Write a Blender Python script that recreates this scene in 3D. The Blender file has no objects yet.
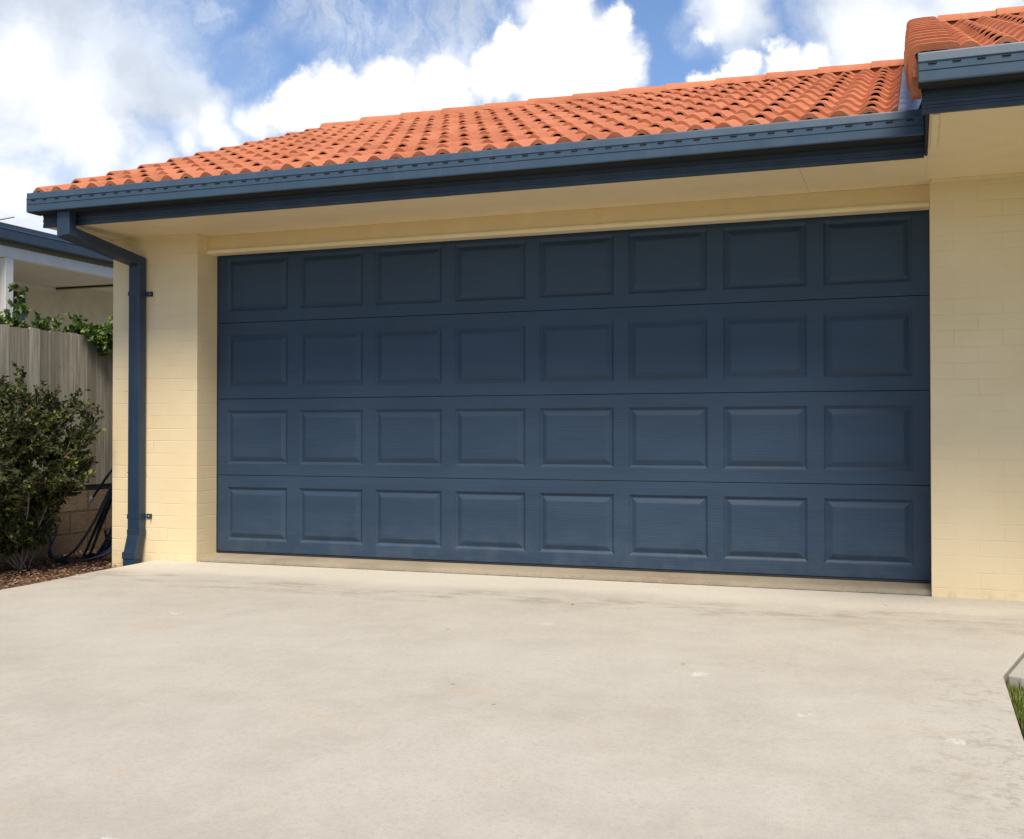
import bpy, math, random
from mathutils import Vector, Matrix
R = math.radians
random.seed(7)
scene = bpy.context.scene
C = scene.collection

# ------------------------------------------------------------------ camera
cam_d = bpy.data.cameras.new('camera')
cam_d.sensor_width = 36.0
cam_d.lens = 1103.0 / 1024.0 * 36.0
cam_d.clip_start = 0.05
cam_d.clip_end = 3000
cam = bpy.data.objects.new('camera', cam_d)
cam.location = (4.590, -6.572, 0.823)
cam.rotation_euler = (R(90 + 0.76), 0, R(19.967))
C.objects.link(cam)
scene.camera = cam

# ------------------------------------------------------------------ light
SUN_EL, SUN_AZ = 56.0, 160.0        # azimuth clockwise from +Y; the sun is in front of the house
sun_d = bpy.data.lights.new('sun', 'SUN')
sun_d.energy = 3.5
sun_d.angle = R(26)
sun_d.color = (1.0, 0.93, 0.80)
sun = bpy.data.objects.new('sun', sun_d)
sd = Vector((math.sin(R(SUN_AZ)) * math.cos(R(SUN_EL)), math.cos(R(SUN_AZ)) * math.cos(R(SUN_EL)), math.sin(R(SUN_EL))))
sun.rotation_euler = sd.to_track_quat('Z', 'Y').to_euler()
C.objects.link(sun)

vs = scene.view_settings
vs.view_transform = 'Standard'
vs.look = 'None'
vs.gamma = 1
vs.use_curve_mapping = False
vs.exposure = 0.66


class NT:
    """tiny helper around a node tree"""
    def __init__(self, tree):
        self.t = tree
        tree.nodes.clear()

    def n(self, kind, **kw):
        nd = self.t.nodes.new(kind)
        for k, v in kw.items():
            setattr(nd, k, v)
        return nd

    def l(self, a, b):
        self.t.links.new(a, b)

    def put(self, sock, v):
        if isinstance(v, bpy.types.NodeSocket):
            self.l(v, sock)
        elif v is not None:
            sock.default_value = v

    def math(self, op, a, b=None, c=None, clamp=False):
        nd = self.n('ShaderNodeMath', operation=op, use_clamp=clamp)
        self.put(nd.inputs[0], a)
        self.put(nd.inputs[1], b)
        self.put(nd.inputs[2], c)
        return nd.outputs[0]

    def vmath(self, op, a, b=None, scale=None):
        nd = self.n('ShaderNodeVectorMath', operation=op)
        self.put(nd.inputs[0], a)
        self.put(nd.inputs[1], b)
        if scale is not None:
            self.put(nd.inputs['Scale'], scale)
        return nd.outputs['Value'] if op in ('DISTANCE', 'DOT_PRODUCT', 'LENGTH') else nd.outputs['Vector']

    def noise(self, vec, scale, detail=4, rough=0.55, dist=0.0, color=False):
        nd = self.n('ShaderNodeTexNoise')
        self.put(nd.inputs['Vector'], vec)
        nd.inputs['Scale'].default_value = scale
        nd.inputs['Detail'].default_value = detail
        nd.inputs['Roughness'].default_value = rough
        nd.inputs['Distortion'].default_value = dist
        return nd.outputs['Color'] if color else nd.outputs['Fac']

    def ramp(self, v, lo, hi, a=0.0, b=1.0, smooth=True):
        nd = self.n('ShaderNodeMapRange', interpolation_type='SMOOTHSTEP' if smooth else 'LINEAR')
        self.put(nd.inputs['Value'], v)
        nd.inputs['From Min'].default_value = lo
        nd.inputs['From Max'].default_value = hi
        nd.inputs['To Min'].default_value = a
        nd.inputs['To Max'].default_value = b
        return nd.outputs['Result']

    def mix(self, f, a, b, blend='MIX'):
        nd = self.n('ShaderNodeMix', data_type='RGBA', blend_type=blend)
        self.put(nd.inputs['Factor'], f)
        for s, v in ((nd.inputs[6], a), (nd.inputs[7], b)):
            if isinstance(v, tuple) and len(v) == 3:
                v = (*v, 1)
            self.put(s, v)
        return nd.outputs[2]

    def scalevec(self, vec, s):
        nd = self.n('ShaderNodeMapping')
        self.l(vec, nd.inputs['Vector'])
        nd.inputs['Scale'].default_value = s
        return nd.outputs['Vector']


# world: a Nishita sky with procedural cumulus fixed to compass directions
world = bpy.data.worlds.new('World')
scene.world = world
world.use_nodes = True
w = NT(world.node_tree)
sky = w.n('ShaderNodeTexSky', sky_type='NISHITA')
sky.sun_disc = False
sky.sun_elevation = R(SUN_EL)
sky.sun_rotation = R(SUN_AZ)
sky.air_density = 1.0
sky.dust_density = 0.6
sky.ozone_density = 1.6
tc = w.n('ShaderNodeTexCoord')
d0 = tc.outputs['Generated']
warp = w.vmath('SUBTRACT', w.noise(d0, 9.0, 6, 0.62, color=True), (0.5, 0.5, 0.5))
d1 = w.vmath('ADD', d0, w.vmath('SCALE', warp, scale=0.085))


def blobs(lst):
    out = None
    for c, r in lst:
        v = w.math('SUBTRACT', 1.0, w.math('DIVIDE', w.vmath('DISTANCE', d1, c), r))
        out = v if out is None else w.math('SMOOTH_MAX', out, v, 0.12)
    return out


puffs = [((-0.4916, 0.8217, 0.2885), 0.021), ((-0.4686, 0.8326, 0.2953), 0.031), ((-0.4306, 0.8517, 0.2986), 0.040), ((-0.3841, 0.8743, 0.2968), 0.043), ((-0.3344, 0.8900, 0.3100), 0.042), ((-0.2833, 0.9005, 0.3299), 0.050), ((-0.2514, 0.9135, 0.3200), 0.043), ((-0.2868, 0.9115, 0.2947), 0.052), ((-0.2362, 0.9064, 0.3501), 0.017), ((-0.3266, 0.8813, 0.3417), 0.021), ((-0.4937, 0.8253, 0.2742), 0.026), ((-0.4709, 0.8367, 0.2794), 0.026), ((-0.4330, 0.8565, 0.2811), 0.035), ((-0.1695, 0.9368, 0.3060), 0.016), ((-0.1443, 0.9389, 0.3123), 0.021), ((-0.1153, 0.9405, 0.3196), 0.021), ((-0.0874, 0.9467, 0.3099), 0.024), ((-0.0540, 0.9521, 0.3011), 0.021), ((-0.1041, 0.9498, 0.2950), 0.037), ((-0.2799, 0.8899, 0.3602), 0.030)]
softs = [((-0.6437, 0.7237, 0.2490), 0.083), ((-0.6773, 0.7049, 0.2106), 0.065), ((-0.6085, 0.7607, 0.2259), 0.052), ((-0.5778, 0.7799, 0.2405), 0.037), ((-0.5497, 0.7969, 0.2506), 0.035), ((-0.5151, 0.8152, 0.2650), 0.030), ((-0.4919, 0.8223, 0.2861), 0.026), ((-0.1431, 0.9212, 0.3618), 0.030), ((-0.1629, 0.9245, 0.3446), 0.017), ((-0.0377, 0.9449, 0.3251), 0.048), ((-0.0083, 0.9484, 0.3169), 0.052), ((-0.6672, 0.6833, 0.2964), 0.048), ((0.0549, 0.9370, 0.3449), 0.048), ((-0.4580, 0.8488, 0.2640), 0.043), ((-0.5405, 0.8054, 0.2433), 0.035), ((-0.2970, 0.8873, 0.3529), 0.030)]
veils = [((-0.6614, 0.6824, 0.3113), 0.100), ((-0.6184, 0.7232, 0.3076), 0.048), ((-0.5960, 0.7508, 0.2848), 0.050), ((-0.5723, 0.7722, 0.2759), 0.040), ((-0.6353, 0.7198, 0.2799), 0.096), ((-0.5562, 0.7874, 0.2658), 0.037), ((-0.1379, 0.9250, 0.3542), 0.035), ((-0.0312, 0.9395, 0.3412), 0.074), ((0.0368, 0.9396, 0.3404), 0.078), ((-0.6842, 0.7070, 0.1789), 0.052), ((-0.6149, 0.7624, 0.2014), 0.052), ((-0.6400, 0.6912, 0.3355), 0.061)]
wisps = [((-0.4213, 0.8332, 0.3582), 0.074), ((-0.4809, 0.8035, 0.3511), 0.043), ((-0.3695, 0.8622, 0.3465), 0.061), ((-0.3123, 0.8795, 0.3590), 0.052), ((-0.3965, 0.8599, 0.3215), 0.043), ((-0.5306, 0.7903, 0.3063), 0.035), ((-0.5561, 0.7566, 0.3440), 0.035), ((-0.1752, 0.9220, 0.3453), 0.022), ((-0.4644, 0.8249, 0.3224), 0.035), ((-0.4464, 0.8268, 0.3422), 0.052), ((-0.0703, 0.9373, 0.3414), 0.035)]
wb = blobs(wisps)
pb = blobs(puffs)
sb = blobs(softs)
vb = blobs(veils)
fine = w.noise(d0, 22.0, 7, 0.6)
mid = w.noise(d1, 8.0, 5, 0.6)
puff = w.ramp(w.math('ADD', pb, w.math('MULTIPLY', w.math('SUBTRACT', fine, 0.5), 0.8)), -0.06, 0.42)
soft = w.ramp(w.math('ADD', sb, w.math('MULTIPLY', w.math('SUBTRACT', mid, 0.5), 0.9)), -0.02, 0.95, 0, 1.0)
puff = w.math('MAXIMUM', puff, soft)
veil = w.ramp(w.math('ADD', vb, w.math('MULTIPLY', w.math('SUBTRACT', mid, 0.5), 1.5)), -0.25, 0.60, 0, 0.97)
streak = w.noise(w.scalevec(d1, (16, 16, 7)), 1.0, 8, 0.68, 0.8)
wisp = w.math('MULTIPLY', w.ramp(wb, -0.1, 0.55), w.ramp(streak, 0.34, 0.66, 0.12, 0.85))
veil = w.math('MAXIMUM', veil, wisp)
# clouds over the rest of the sky, away from the patch described above
far = w.vmath('DISTANCE', d0, (-.33, .89, .32))
gen = w.ramp(w.noise(w.scalevec(d0, (1, 1, 1.6)), 2.4, 7, 0.58, 0.4), 0.50, 0.64, 0, 0.75)
gen = w.math('MULTIPLY', gen, w.ramp(far, 0.50, 0.75))
alpha = w.math('MAXIMUM', w.math('MAXIMUM', puff, veil), gen)
white = w.math('MAXIMUM', puff, w.math('MULTIPLY', gen, 0.7))
SKY_STRENGTH = 0.10
tone = w.ramp(mid, 0.3, 0.7, 0.80, 1.05)
veilc = w.vmath('SCALE', (4.8, 5.3, 6.1), scale=tone)
puffc = w.vmath('SCALE', (7.3, 7.35, 7.5), scale=w.ramp(w.noise(d1, 5.0, 4, 0.5), 0.3, 0.6, 0.9, 1.02))
cloudc = w.mix(white, veilc, puffc)
skyc = w.mix(1.0, sky.outputs['Color'], (0.84, 0.93, 1.08), 'MULTIPLY')
final = w.mix(alpha, skyc, cloudc)
bg = w.n('ShaderNodeBackground')
w.l(final, bg.inputs['Color'])
bg.inputs['Strength'].default_value = SKY_STRENGTH
wo = w.n('ShaderNodeOutputWorld')
w.l(bg.outputs[0], wo.inputs['Surface'])
world.cycles.sampling_method = 'MANUAL'
world.cycles.sample_map_resolution = 512


# ------------------------------------------------------------------ materials
def mat(name):
    m = bpy.data.materials.new(name)
    m.use_nodes = True
    t = NT(m.node_tree)
    out = t.n('ShaderNodeOutputMaterial')
    b = t.n('ShaderNodeBsdfPrincipled')
    t.l(b.outputs[0], out.inputs['Surface'])
    t.b = b
    t.out = out
    t.co = t.n('ShaderNodeTexCoord')
    t.obj = t.co.outputs['Object']
    t.uv = t.co.outputs['UV']
    return m, t


def setp(t, color=None, rough=None, spec=None, metal=None):
    if color is not None:
        t.put(t.b.inputs['Base Color'], (*color, 1) if isinstance(color, tuple) else color)
    if rough is not None:
        t.put(t.b.inputs['Roughness'], rough)
    if spec is not None:
        t.put(t.b.inputs['Specular IOR Level'], spec)
    if metal is not None:
        t.put(t.b.inputs['Metallic'], metal)


def bump(t, h, dist, strength=1.0, prev=None):
    nd = t.n('ShaderNodeBump')
    nd.inputs['Distance'].default_value = dist
    nd.inputs['Strength'].default_value = strength
    t.put(nd.inputs['Height'], h)
    if prev is not None:
        t.l(prev, nd.inputs['Normal'])
    return nd.outputs['Normal']


def m_brick():
    m, t = mat('painted_cream_brick')
    wob = t.vmath('SCALE', t.vmath('SUBTRACT', t.noise(t.uv, 9, 3, color=True), (.5, .5, .5)), scale=0.012)
    uv = t.vmath('ADD', t.uv, wob)
    br = t.n('ShaderNodeTexBrick')
    t.l(uv, br.inputs['Vector'])
    br.inputs['Scale'].default_value = 1
    br.inputs['Brick Width'].default_value = 0.24
    br.inputs['Row Height'].default_value = 0.086
    br.inputs['Mortar Size'].default_value = 0.0045
    br.inputs['Mortar Smooth'].default_value = 0.9
    br.offset = 0.5
    br.inputs['Color1'].default_value = (0, 0, 0, 1)
    br.inputs['Color2'].default_value = (1, 1, 1, 1)
    br.inputs['Mortar'].default_value = (0.5, 0.5, 0.5, 1)
    fac = br.outputs['Fac']
    # joints are filled with paint in places, so their depth varies
    patch = t.ramp(t.noise(t.uv, 3.2, 3), 0.36, 0.66, 0.12, 1.0)
    joint = t.math('MULTIPLY', fac, patch)
    tint = t.ramp(t.noise(t.uv, 1.7, 4), 0.3, 0.7)
    col = t.mix(tint, (0.70, 0.550, 0.325), (0.76, 0.610, 0.380))
    col = t.mix(t.math('MULTIPLY', br.outputs['Color'], 0.12), col, (0.70, 0.54, 0.31))
    col = t.mix(t.math('MULTIPLY', joint, 0.11), col, (0.50, 0.36, 0.19))
    spots = t.ramp(t.noise(t.uv, 34, 2), 0.74, 0.80, 0, 0.5)
    col = t.mix(spots, col, (0.45, 0.30, 0.16))
    sep = t.n('ShaderNodeSeparateXYZ')
    t.l(t.uv, sep.inputs[0])
    damp = t.math('MULTIPLY', t.ramp(sep.outputs['Y'], -0.10, 0.04, 1, 0), t.ramp(t.noise(t.uv, 14, 4), 0.42, 0.7))
    col = t.mix(t.math('MULTIPLY', damp, 0.6), col, (0.42, 0.27, 0.14))
    setp(t, col, 0.62, 0.35)
    h = t.math('ADD', t.math('MULTIPLY', joint, -1.0), t.math('MULTIPLY', t.noise(t.uv, 60, 4), 0.35))
    h = t.math('ADD', h, t.math('MULTIPLY', br.outputs['Color'], 0.15))
    n = bump(t, h, 0.0030, 0.55)
    t.l(n, t.b.inputs['Normal'])
    return m


def m_paint(name, col, rough=0.45, var=0.08, bumpd=0.0006, spec=0.5, scale=6, streak=False):
    m, t = mat(name)
    f = t.ramp(t.noise(t.obj, scale, 5), 0.3, 0.7)
    dark = tuple(c * (1 - var) for c in col)
    light = tuple(min(1, c * (1 + var)) for c in col)
    c = t.mix(f, dark, light)
    if streak:
        st = t.ramp(t.noise(t.scalevec(t.obj, (26, 4, 1.2)), 1.0, 5, 0.7), 0.54, 0.74, 0, 0.28)
        c = t.mix(st, c, (0.105, 0.115, 0.115))
    setp(t, c, t.ramp(t.noise(t.obj, 11, 4), 0.3, 0.7, rough - 0.06, rough + 0.08), spec)
    n = bump(t, t.noise(t.obj, 120, 3), bumpd, 0.6)
    t.l(n, t.b.inputs['Normal'])
    return m


def m_door():
    m, t = mat('blue_embossed_door_paint')
    g = t.scalevec(t.obj, (1.1, 1, 42))
    grain = t.noise(g, 3.0, 6, 0.62, 0.6)
    chalk = t.ramp(t.noise(t.scalevec(t.obj, (0.7, 1, 3.0)), 1.6, 5), 0.35, 0.7)
    c = t.mix(chalk, (0.021, 0.042, 0.073), (0.026, 0.052, 0.088))
    c = t.mix(t.ramp(t.noise(t.scalevec(t.obj, (2, 1, 70)), 2.2, 4), 0.60, 0.80, 0, 0.22), c, (0.06, 0.085, 0.115))
    # dust low on the door
    sep = t.n('ShaderNodeSeparateXYZ')
    t.l(t.obj, sep.inputs[0])
    dust = t.math('MULTIPLY', t.ramp(sep.outputs['Z'], 0.0, 0.35, 0.10, 0.0), t.ramp(t.noise(t.obj, 9, 6), 0.35, 0.7))
    c = t.mix(dust, c, (0.20, 0.19, 0.17))
    setp(t, c, t.ramp(chalk, 0, 1, 0.50, 0.60), 0.36)
    n = bump(t, grain, 0.0028, 0.8)
    n = bump(t, t.noise(t.obj, 1.7, 2), 0.006, 0.25, n)
    t.l(n, t.b.inputs['Normal'])
    return m


def m_tile():
    m, t = mat('terracotta_roof_tile')
    at = t.n('ShaderNodeAttribute')
    at.attribute_name = 'tone'
    f = at.outputs['Fac']
    c = t.mix(f, (0.375, 0.108, 0.045), (0.485, 0.165, 0.078))
    mott = t.ramp(t.noise(t.obj, 14, 6, 0.65), 0.35, 0.7)
    c = t.mix(t.math('MULTIPLY', mott, 0.40), c, (0.53, 0.215, 0.115))
    grit = t.ramp(t.noise(t.obj, 230, 3), 0.50, 0.68, 0, 0.45)
    c = t.mix(grit, c, (0.40, 0.13, 0.065))
    lich = t.ramp(t.noise(t.obj, 46, 4, 0.7), 0.66, 0.74, 0, 0.55)
    c = t.mix(lich, c, (0.20, 0.09, 0.05))
    dirt = t.ramp(t.noise(t.scalevec(t.obj, (3.0, 0.8, 0.8)), 2.6, 7, 0.7), 0.50, 0.72, 0, 0.45)
    c = t.mix(dirt, c, (0.26, 0.095, 0.045))
    sp_ = t.n('ShaderNodeSeparateXYZ')
    t.l(t.obj, sp_.inputs[0])
    moss = t.math('MULTIPLY', t.ramp(sp_.outputs['X'], 0.3, -0.9, 0.15, 1), t.ramp(t.noise(t.obj, 17, 7, 0.75), 0.54, 0.66, 0, 0.7))
    c = t.mix(moss, c, (0.10, 0.065, 0.035))
    setp(t, c, 0.78, 0.25)
    n = bump(t, t.noise(t.obj, 190, 4), 0.0025, 0.7)
    t.l(n, t.b.inputs['Normal'])
    return m


def m_concrete(name, a, b, band=False):
    m, t = mat(name)
    o = t.obj
    big = t.ramp(t.noise(t.scalevec(o, (0.8, 1.1, 1)), 0.9, 6, 0.62), 0.34, 0.66)
    c = t.mix(big, a, b)
    # trowelled mottling at several sizes
    mid_ = t.ramp(t.noise(t.scalevec(o, (1.2, 0.9, 1)), 5.0, 8, 0.74, 0.2), 0.40, 0.66)
    c = t.mix(t.math('MULTIPLY', mid_, 0.34), c, tuple(x * 1.16 for x in b))
    low = t.ramp(t.noise(t.scalevec(o, (1.15, 0.9, 1)), 2.2, 8, 0.72, 0.2), 0.52, 0.72, 0, 0.20)
    c = t.mix(low, c, tuple(x * 0.72 for x in a))
    rust = t.ramp(t.noise(t.scalevec(o, (0.9, 1.2, 1)), 3.7, 7, 0.7, 0.4), 0.55, 0.74, 0, 0.40)
    c = t.mix(rust, c, (0.50, 0.35, 0.22))
    # long faint drag marks in the direction the cars move
    drag = t.ramp(t.noise(t.scalevec(o, (9.0, 0.9, 1)), 1.3, 5, 0.6, 0.3), 0.56, 0.76, 0, 0.10)
    c = t.mix(drag, c, tuple(x * 0.6 for x in a))
    if band:
        sep = t.n('ShaderNodeSeparateXYZ')
        wob = t.vmath('SCALE', t.vmath('SUBTRACT', t.noise(o, 1.8, 6, 0.65, color=True), (.5, .5, .5)), scale=0.5)
        t.l(t.vmath('ADD', o, wob), sep.inputs[0])
        yb = sep.outputs['Y']
        clean = t.ramp(yb, -0.92, -0.56)
        c = t.mix(t.math('MULTIPLY', clean, 0.72), c, (0.62, 0.56, 0.465))
        line = t.math('MULTIPLY', t.ramp(yb, -1.5, -1.0), t.ramp(yb, -0.95, -0.72, 1, 0))
        line = t.math('MULTIPLY', line, t.ramp(t.noise(t.scalevec(o, (0.9, 2.2, 1)), 3.1, 8, 0.74), 0.46, 0.70))
        c = t.mix(t.math('MULTIPLY', line, 0.85), c, (0.25, 0.20, 0.145))
        ex = t.math('MULTIPLY', t.ramp(sep.outputs['X'], 4.35, 4.95), t.ramp(yb, -1.9, -2.5))
        ex = t.math('MULTIPLY', ex, t.ramp(t.noise(o, 14, 8, 0.85), 0.50, 0.62))
        c = t.mix(t.math('MULTIPLY', ex, 0.5), c, (0.17, 0.15, 0.115))
    # scuffs: short broken pale and dark scratches running different ways
    for ang, sc, colr, lo in ((0.35, 3.0, (0.66, 0.62, 0.55), 0.66), (-0.5, 4.0, (0.25, 0.205, 0.155), 0.68), (1.2, 3.5, (0.62, 0.57, 0.50), 0.68)):
        mp = t.n('ShaderNodeMapping')
        t.l(o, mp.inputs['Vector'])
        mp.inputs['Rotation'].default_value = (0, 0, ang)
        mp.inputs['Scale'].default_value = (1.0, 16.0, 1.0)
        sf = t.ramp(t.noise(mp.outputs['Vector'], sc, 6, 0.75), lo, lo + 0.10, 0, 0.40)
        c = t.mix(sf, c, colr)
    # irregular pale mineral spots: only some cells have one, each of its own size
    wp = t.vmath('ADD', o, t.vmath('SCALE', t.noise(o, 14, 4, 0.7, color=True), scale=0.10))
    vo = t.n('ShaderNodeTexVoronoi')
    t.l(wp, vo.inputs['Vector'])
    vo.inputs['Scale'].default_value = 2.3
    cs = t.n('ShaderNodeSeparateColor')
    t.l(vo.outputs['Color'], cs.inputs[0])
    size = t.ramp(cs.outputs[0], 0.70, 1.0, 0.0, 0.085)
    sp = t.math('LESS_THAN', vo.outputs['Distance'], size)
    c = t.mix(t.math('MULTIPLY', sp, t.ramp(t.noise(o, 60, 4), 0.35, 0.6, 0, 0.6)), c, (0.70, 0.67, 0.61))
    v2 = t.n('ShaderNodeTexVoronoi')
    t.l(o, v2.inputs['Vector'])
    v2.inputs['Scale'].default_value = 5.0
    c2 = t.n('ShaderNodeSeparateColor')
    t.l(v2.outputs['Color'], c2.inputs[0])
    pit = t.math('LESS_THAN', v2.outputs['Distance'], t.ramp(c2.outputs[1], 0.55, 1.0, 0.0, 0.060))
    c = t.mix(t.math('MULTIPLY', pit, 0.75), c, (0.20, 0.15, 0.11))
    sand = t.noise(o, 380, 4, 0.75)
    c = t.mix(t.ramp(sand, 0.40, 0.64, 0, 0.30), c, tuple(x * 0.45 for x in a))
    g2 = t.ramp(t.noise(o, 55, 9, 0.95), 0.50, 0.62, 0, 0.40)
    c = t.mix(g2, c, tuple(x * 0.55 for x in a))
    g3 = t.ramp(t.noise(o, 150, 5, 0.95), 0.50, 0.62, 0, 0.42)
    c = t.mix(g3, c, tuple(x * 0.60 for x in a))
    setp(t, c, 0.86, 0.25)
    n = bump(t, sand, 0.0012, 0.6)
    n = bump(t, t.noise(o, 30, 6, 0.7), 0.003, 0.35, n)
    t.l(n, t.b.inputs['Normal'])
    return m


def m_wood():
    m, t = mat('weathered_grey_paling')
    at = t.n('ShaderNodeAttribute')
    at.attribute_name = 'tone'
    g = t.scalevec(t.obj, (30, 30, 1.6))
    gr = t.noise(g, 1.6, 6, 0.65, 0.4)
    c = t.mix(t.ramp(gr, 0.3, 0.7), (0.27, 0.24, 0.19), (0.49, 0.45, 0.375))
    c = t.mix(t.math('MULTIPLY', at.outputs['Fac'], 0.65), c, (0.17, 0.14, 0.10))
    k = t.ramp(t.noise(t.scalevec(t.obj, (1, 6, 2.2)), 2.6, 3), 0.66, 0.74, 0, 0.6)
    c = t.mix(k, c, (0.09, 0.065, 0.04))
    setp(t, c, 0.85, 0.2)
    t.l(bump(t, gr, 0.006, 0.7), t.b.inputs['Normal'])
    return m


def m_block():
    m, t = mat('retaining_blockwork')
    br = t.n('ShaderNodeTexBrick')
    t.l(t.uv, br.inputs['Vector'])
    br.inputs['Scale'].default_value = 1
    br.inputs['Brick Width'].default_value = 0.4
    br.inputs['Row Height'].default_value = 0.17
    br.inputs['Mortar Size'].default_value = 0.008
    br.inputs['Color1'].default_value = (0.22, 0.16, 0.11, 1)
    br.inputs['Color2'].default_value = (0.29, 0.22, 0.155, 1)
    br.inputs['Mortar'].default_value = (0.13, 0.09, 0.06, 1)
    c = t.mix(t.ramp(t.noise(t.obj, 8, 6, .7), .35, .7, 0, .6), br.outputs['Color'], (0.16, 0.115, 0.075))
    setp(t, c, 0.9, 0.2)
    n = bump(t, t.math('SUBTRACT', t.noise(t.obj, 60, 4), t.math('MULTIPLY', br.outputs['Fac'], 1.5)), 0.006, 0.8)
    t.l(n, t.b.inputs['Normal'])
    return m


def m_attr(name, cols, rough=0.6, spec=0.4, trans=None):
    """colour picked per leaf from a face attribute"""
    m, t = mat(name)
    at = t.n('ShaderNodeAttribute')
    at.attribute_name = 'tone'
    cr = t.n('ShaderNodeValToRGB')
    t.l(at.outputs['Fac'], cr.inputs[0])
    el = cr.color_ramp.elements
    el[0].position, el[0].color = cols[0][0], (*cols[0][1], 1)
    el[1].position, el[1].color = cols[-1][0], (*cols[-1][1], 1)
    for p, c in cols[1:-1]:
        e = el.new(p)
        e.color = (*c, 1)
    setp(t, cr.outputs[0], rough, spec)
    if trans:
        tr = t.n('ShaderNodeBsdfTranslucent')
        t.l(t.mix(1.0, cr.outputs[0], (1.3, 1.5, 0.5), 'MULTIPLY'), tr.inputs['Color'])
        mx = t.n('ShaderNodeMixShader')
        mx.inputs[0].default_value = trans
        t.l(t.b.outputs[0], mx.inputs[1])
        t.l(tr.outputs[0], mx.inputs[2])
        t.l(mx.outputs[0], t.out.inputs['Surface'])
    return m


def m_soil():
    m, t = mat('mulched_soil')
    c = t.mix(t.ramp(t.noise(t.obj, 22, 6, 0.7), 0.35, 0.65), (0.07, 0.04, 0.022), (0.24, 0.145, 0.085))
    setp(t, c, 0.95, 0.15)
    t.l(bump(t, t.noise(t.obj, 40, 6, .7), 0.02, 1), t.b.inputs['Normal'])
    return m


def m_turf():
    m, t = mat('lawn_soil')
    c = t.mix(t.ramp(t.noise(t.obj, 9, 6, 0.7), 0.35, 0.65), (0.05, 0.07, 0.015), (0.10, 0.13, 0.03))
    setp(t, c, 0.95, 0.15)
    t.l(bump(t, t.noise(t.obj, 60, 4), 0.02, 1), t.b.inputs['Normal'])
    return m


M = {
    'brick': m_brick(),
    'soffit': m_paint('cream_soffit_paint', (0.78, 0.635, 0.40), 0.5, 0.03),
    'header': m_paint('cream_header_shaded', (0.70, 0.535, 0.29), 0.45, 0.03),  # deeper cream carries the eave shade on header and cornice
    'trim': m_paint('cream_trim_paint', (0.80, 0.66, 0.42), 0.4, 0.03),
    'gutter': m_paint('blue_colour_steel', (0.032, 0.060, 0.094), 0.42, 0.06, 0.0003, streak=True),
    'fascia': m_paint('shaded_blue_steel_fascia', (0.016, 0.028, 0.045), 0.42, 0.06, 0.0003),  # steel blue darkened to hold the shade below the gutter
    'pipe': m_paint('navy_downpipe_paint', (0.017, 0.035, 0.064), 0.42, 0.08, 0.0004),
    'dark': m_paint('dark_void', (0.008, 0.009, 0.011), 0.8, 0.1),  # near-black; doubles as shade colour under the gutter and in the side gap
    'rubber': m_paint('black_rubber_seal', (0.012, 0.012, 0.013), 0.7, 0.1),
    'door': m_door(),
    'tile': m_tile(),
    'sarking': m_paint('brown_sarking', (0.055, 0.030, 0.020), 0.9, 0.2),
    'conc': m_concrete('driveway_concrete', (0.415, 0.372, 0.308), (0.475, 0.432, 0.365), True),
    'path': m_concrete('path_concrete', (0.33, 0.30, 0.25), (0.42, 0.39, 0.33)),
    'sill': m_concrete('sill_concrete', (0.24, 0.195, 0.135), (0.34, 0.285, 0.205)),
    'wood': m_wood(),
    'block': m_block(),
    'soil': m_soil(),
    'turf': m_turf(),
    'flash': m_paint('galvanised_flashing', (0.33, 0.40, 0.47), 0.35, 0.12, 0.001, 0.6),
    'hose': m_paint('navy_hose_rubber', (0.008, 0.016, 0.036), 0.30, 0.1, 0.0003),
    'metal': m_paint('grey_metal', (0.42, 0.43, 0.44), 0.35, 0.06),
    'nbwhite': m_paint('white_timber_paint', (0.72, 0.70, 0.65), 0.5, 0.04),
    'nbwall': m_paint('beige_render', (0.68, 0.62, 0.52), 0.8, 0.07, 0.002),
    'nbceil': m_paint('grey_patio_lining', (0.62, 0.58, 0.50), 0.7, 0.04),
    'nbfas': m_paint('dull_beige_fascia', (0.26, 0.225, 0.165), 0.7, 0.04),
    'nbgut': m_paint('slate_blue_gutter', (0.036, 0.058, 0.088), 0.45, 0.06),
    'glass': m_paint('dark_window_glass', (0.012, 0.013, 0.013), 0.12, 0.1),
    'bark': m_paint('grey_brown_twig', (0.22, 0.175, 0.125), 0.85, 0.3, 0.003),
    'leaf': m_attr('shrub_leaf', [(0, (0.018, 0.021, 0.006)), (0.55, (0.043, 0.050, 0.011)), (0.85, (0.070, 0.088, 0.016)), (0.955, (0.16, 0.21, 0.032)), (0.99, (0.24, 0.06, 0.03))], 0.48, 0.30, 0.10),
    'hleaf': m_attr('hedge_leaf', [(0, (0.022, 0.042, 0.010)), (0.4, (0.06, 0.10, 0.020)), (0.9, (0.13, 0.19, 0.035)), (1, (0.20, 0.24, 0.06))], 0.4, 0.45, 0.2),
    'litter': m_attr('leaf_litter', [(0, (0.03, 0.016, 0.010)), (0.35, (0.11, 0.052, 0.032)), (0.7, (0.21, 0.105, 0.065)), (0.9, (0.36, 0.26, 0.17)), (1, (0.28, 0.07, 0.04))], 0.8, 0.2),
    'grass': m_attr('grass_blade', [(0, (0.07, 0.085, 0.012)), (0.6, (0.13, 0.165, 0.022)), (0.85, (0.20, 0.21, 0.045)), (1, (0.34, 0.25, 0.11))], 0.5, 0.3, 0.25),
}


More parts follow.
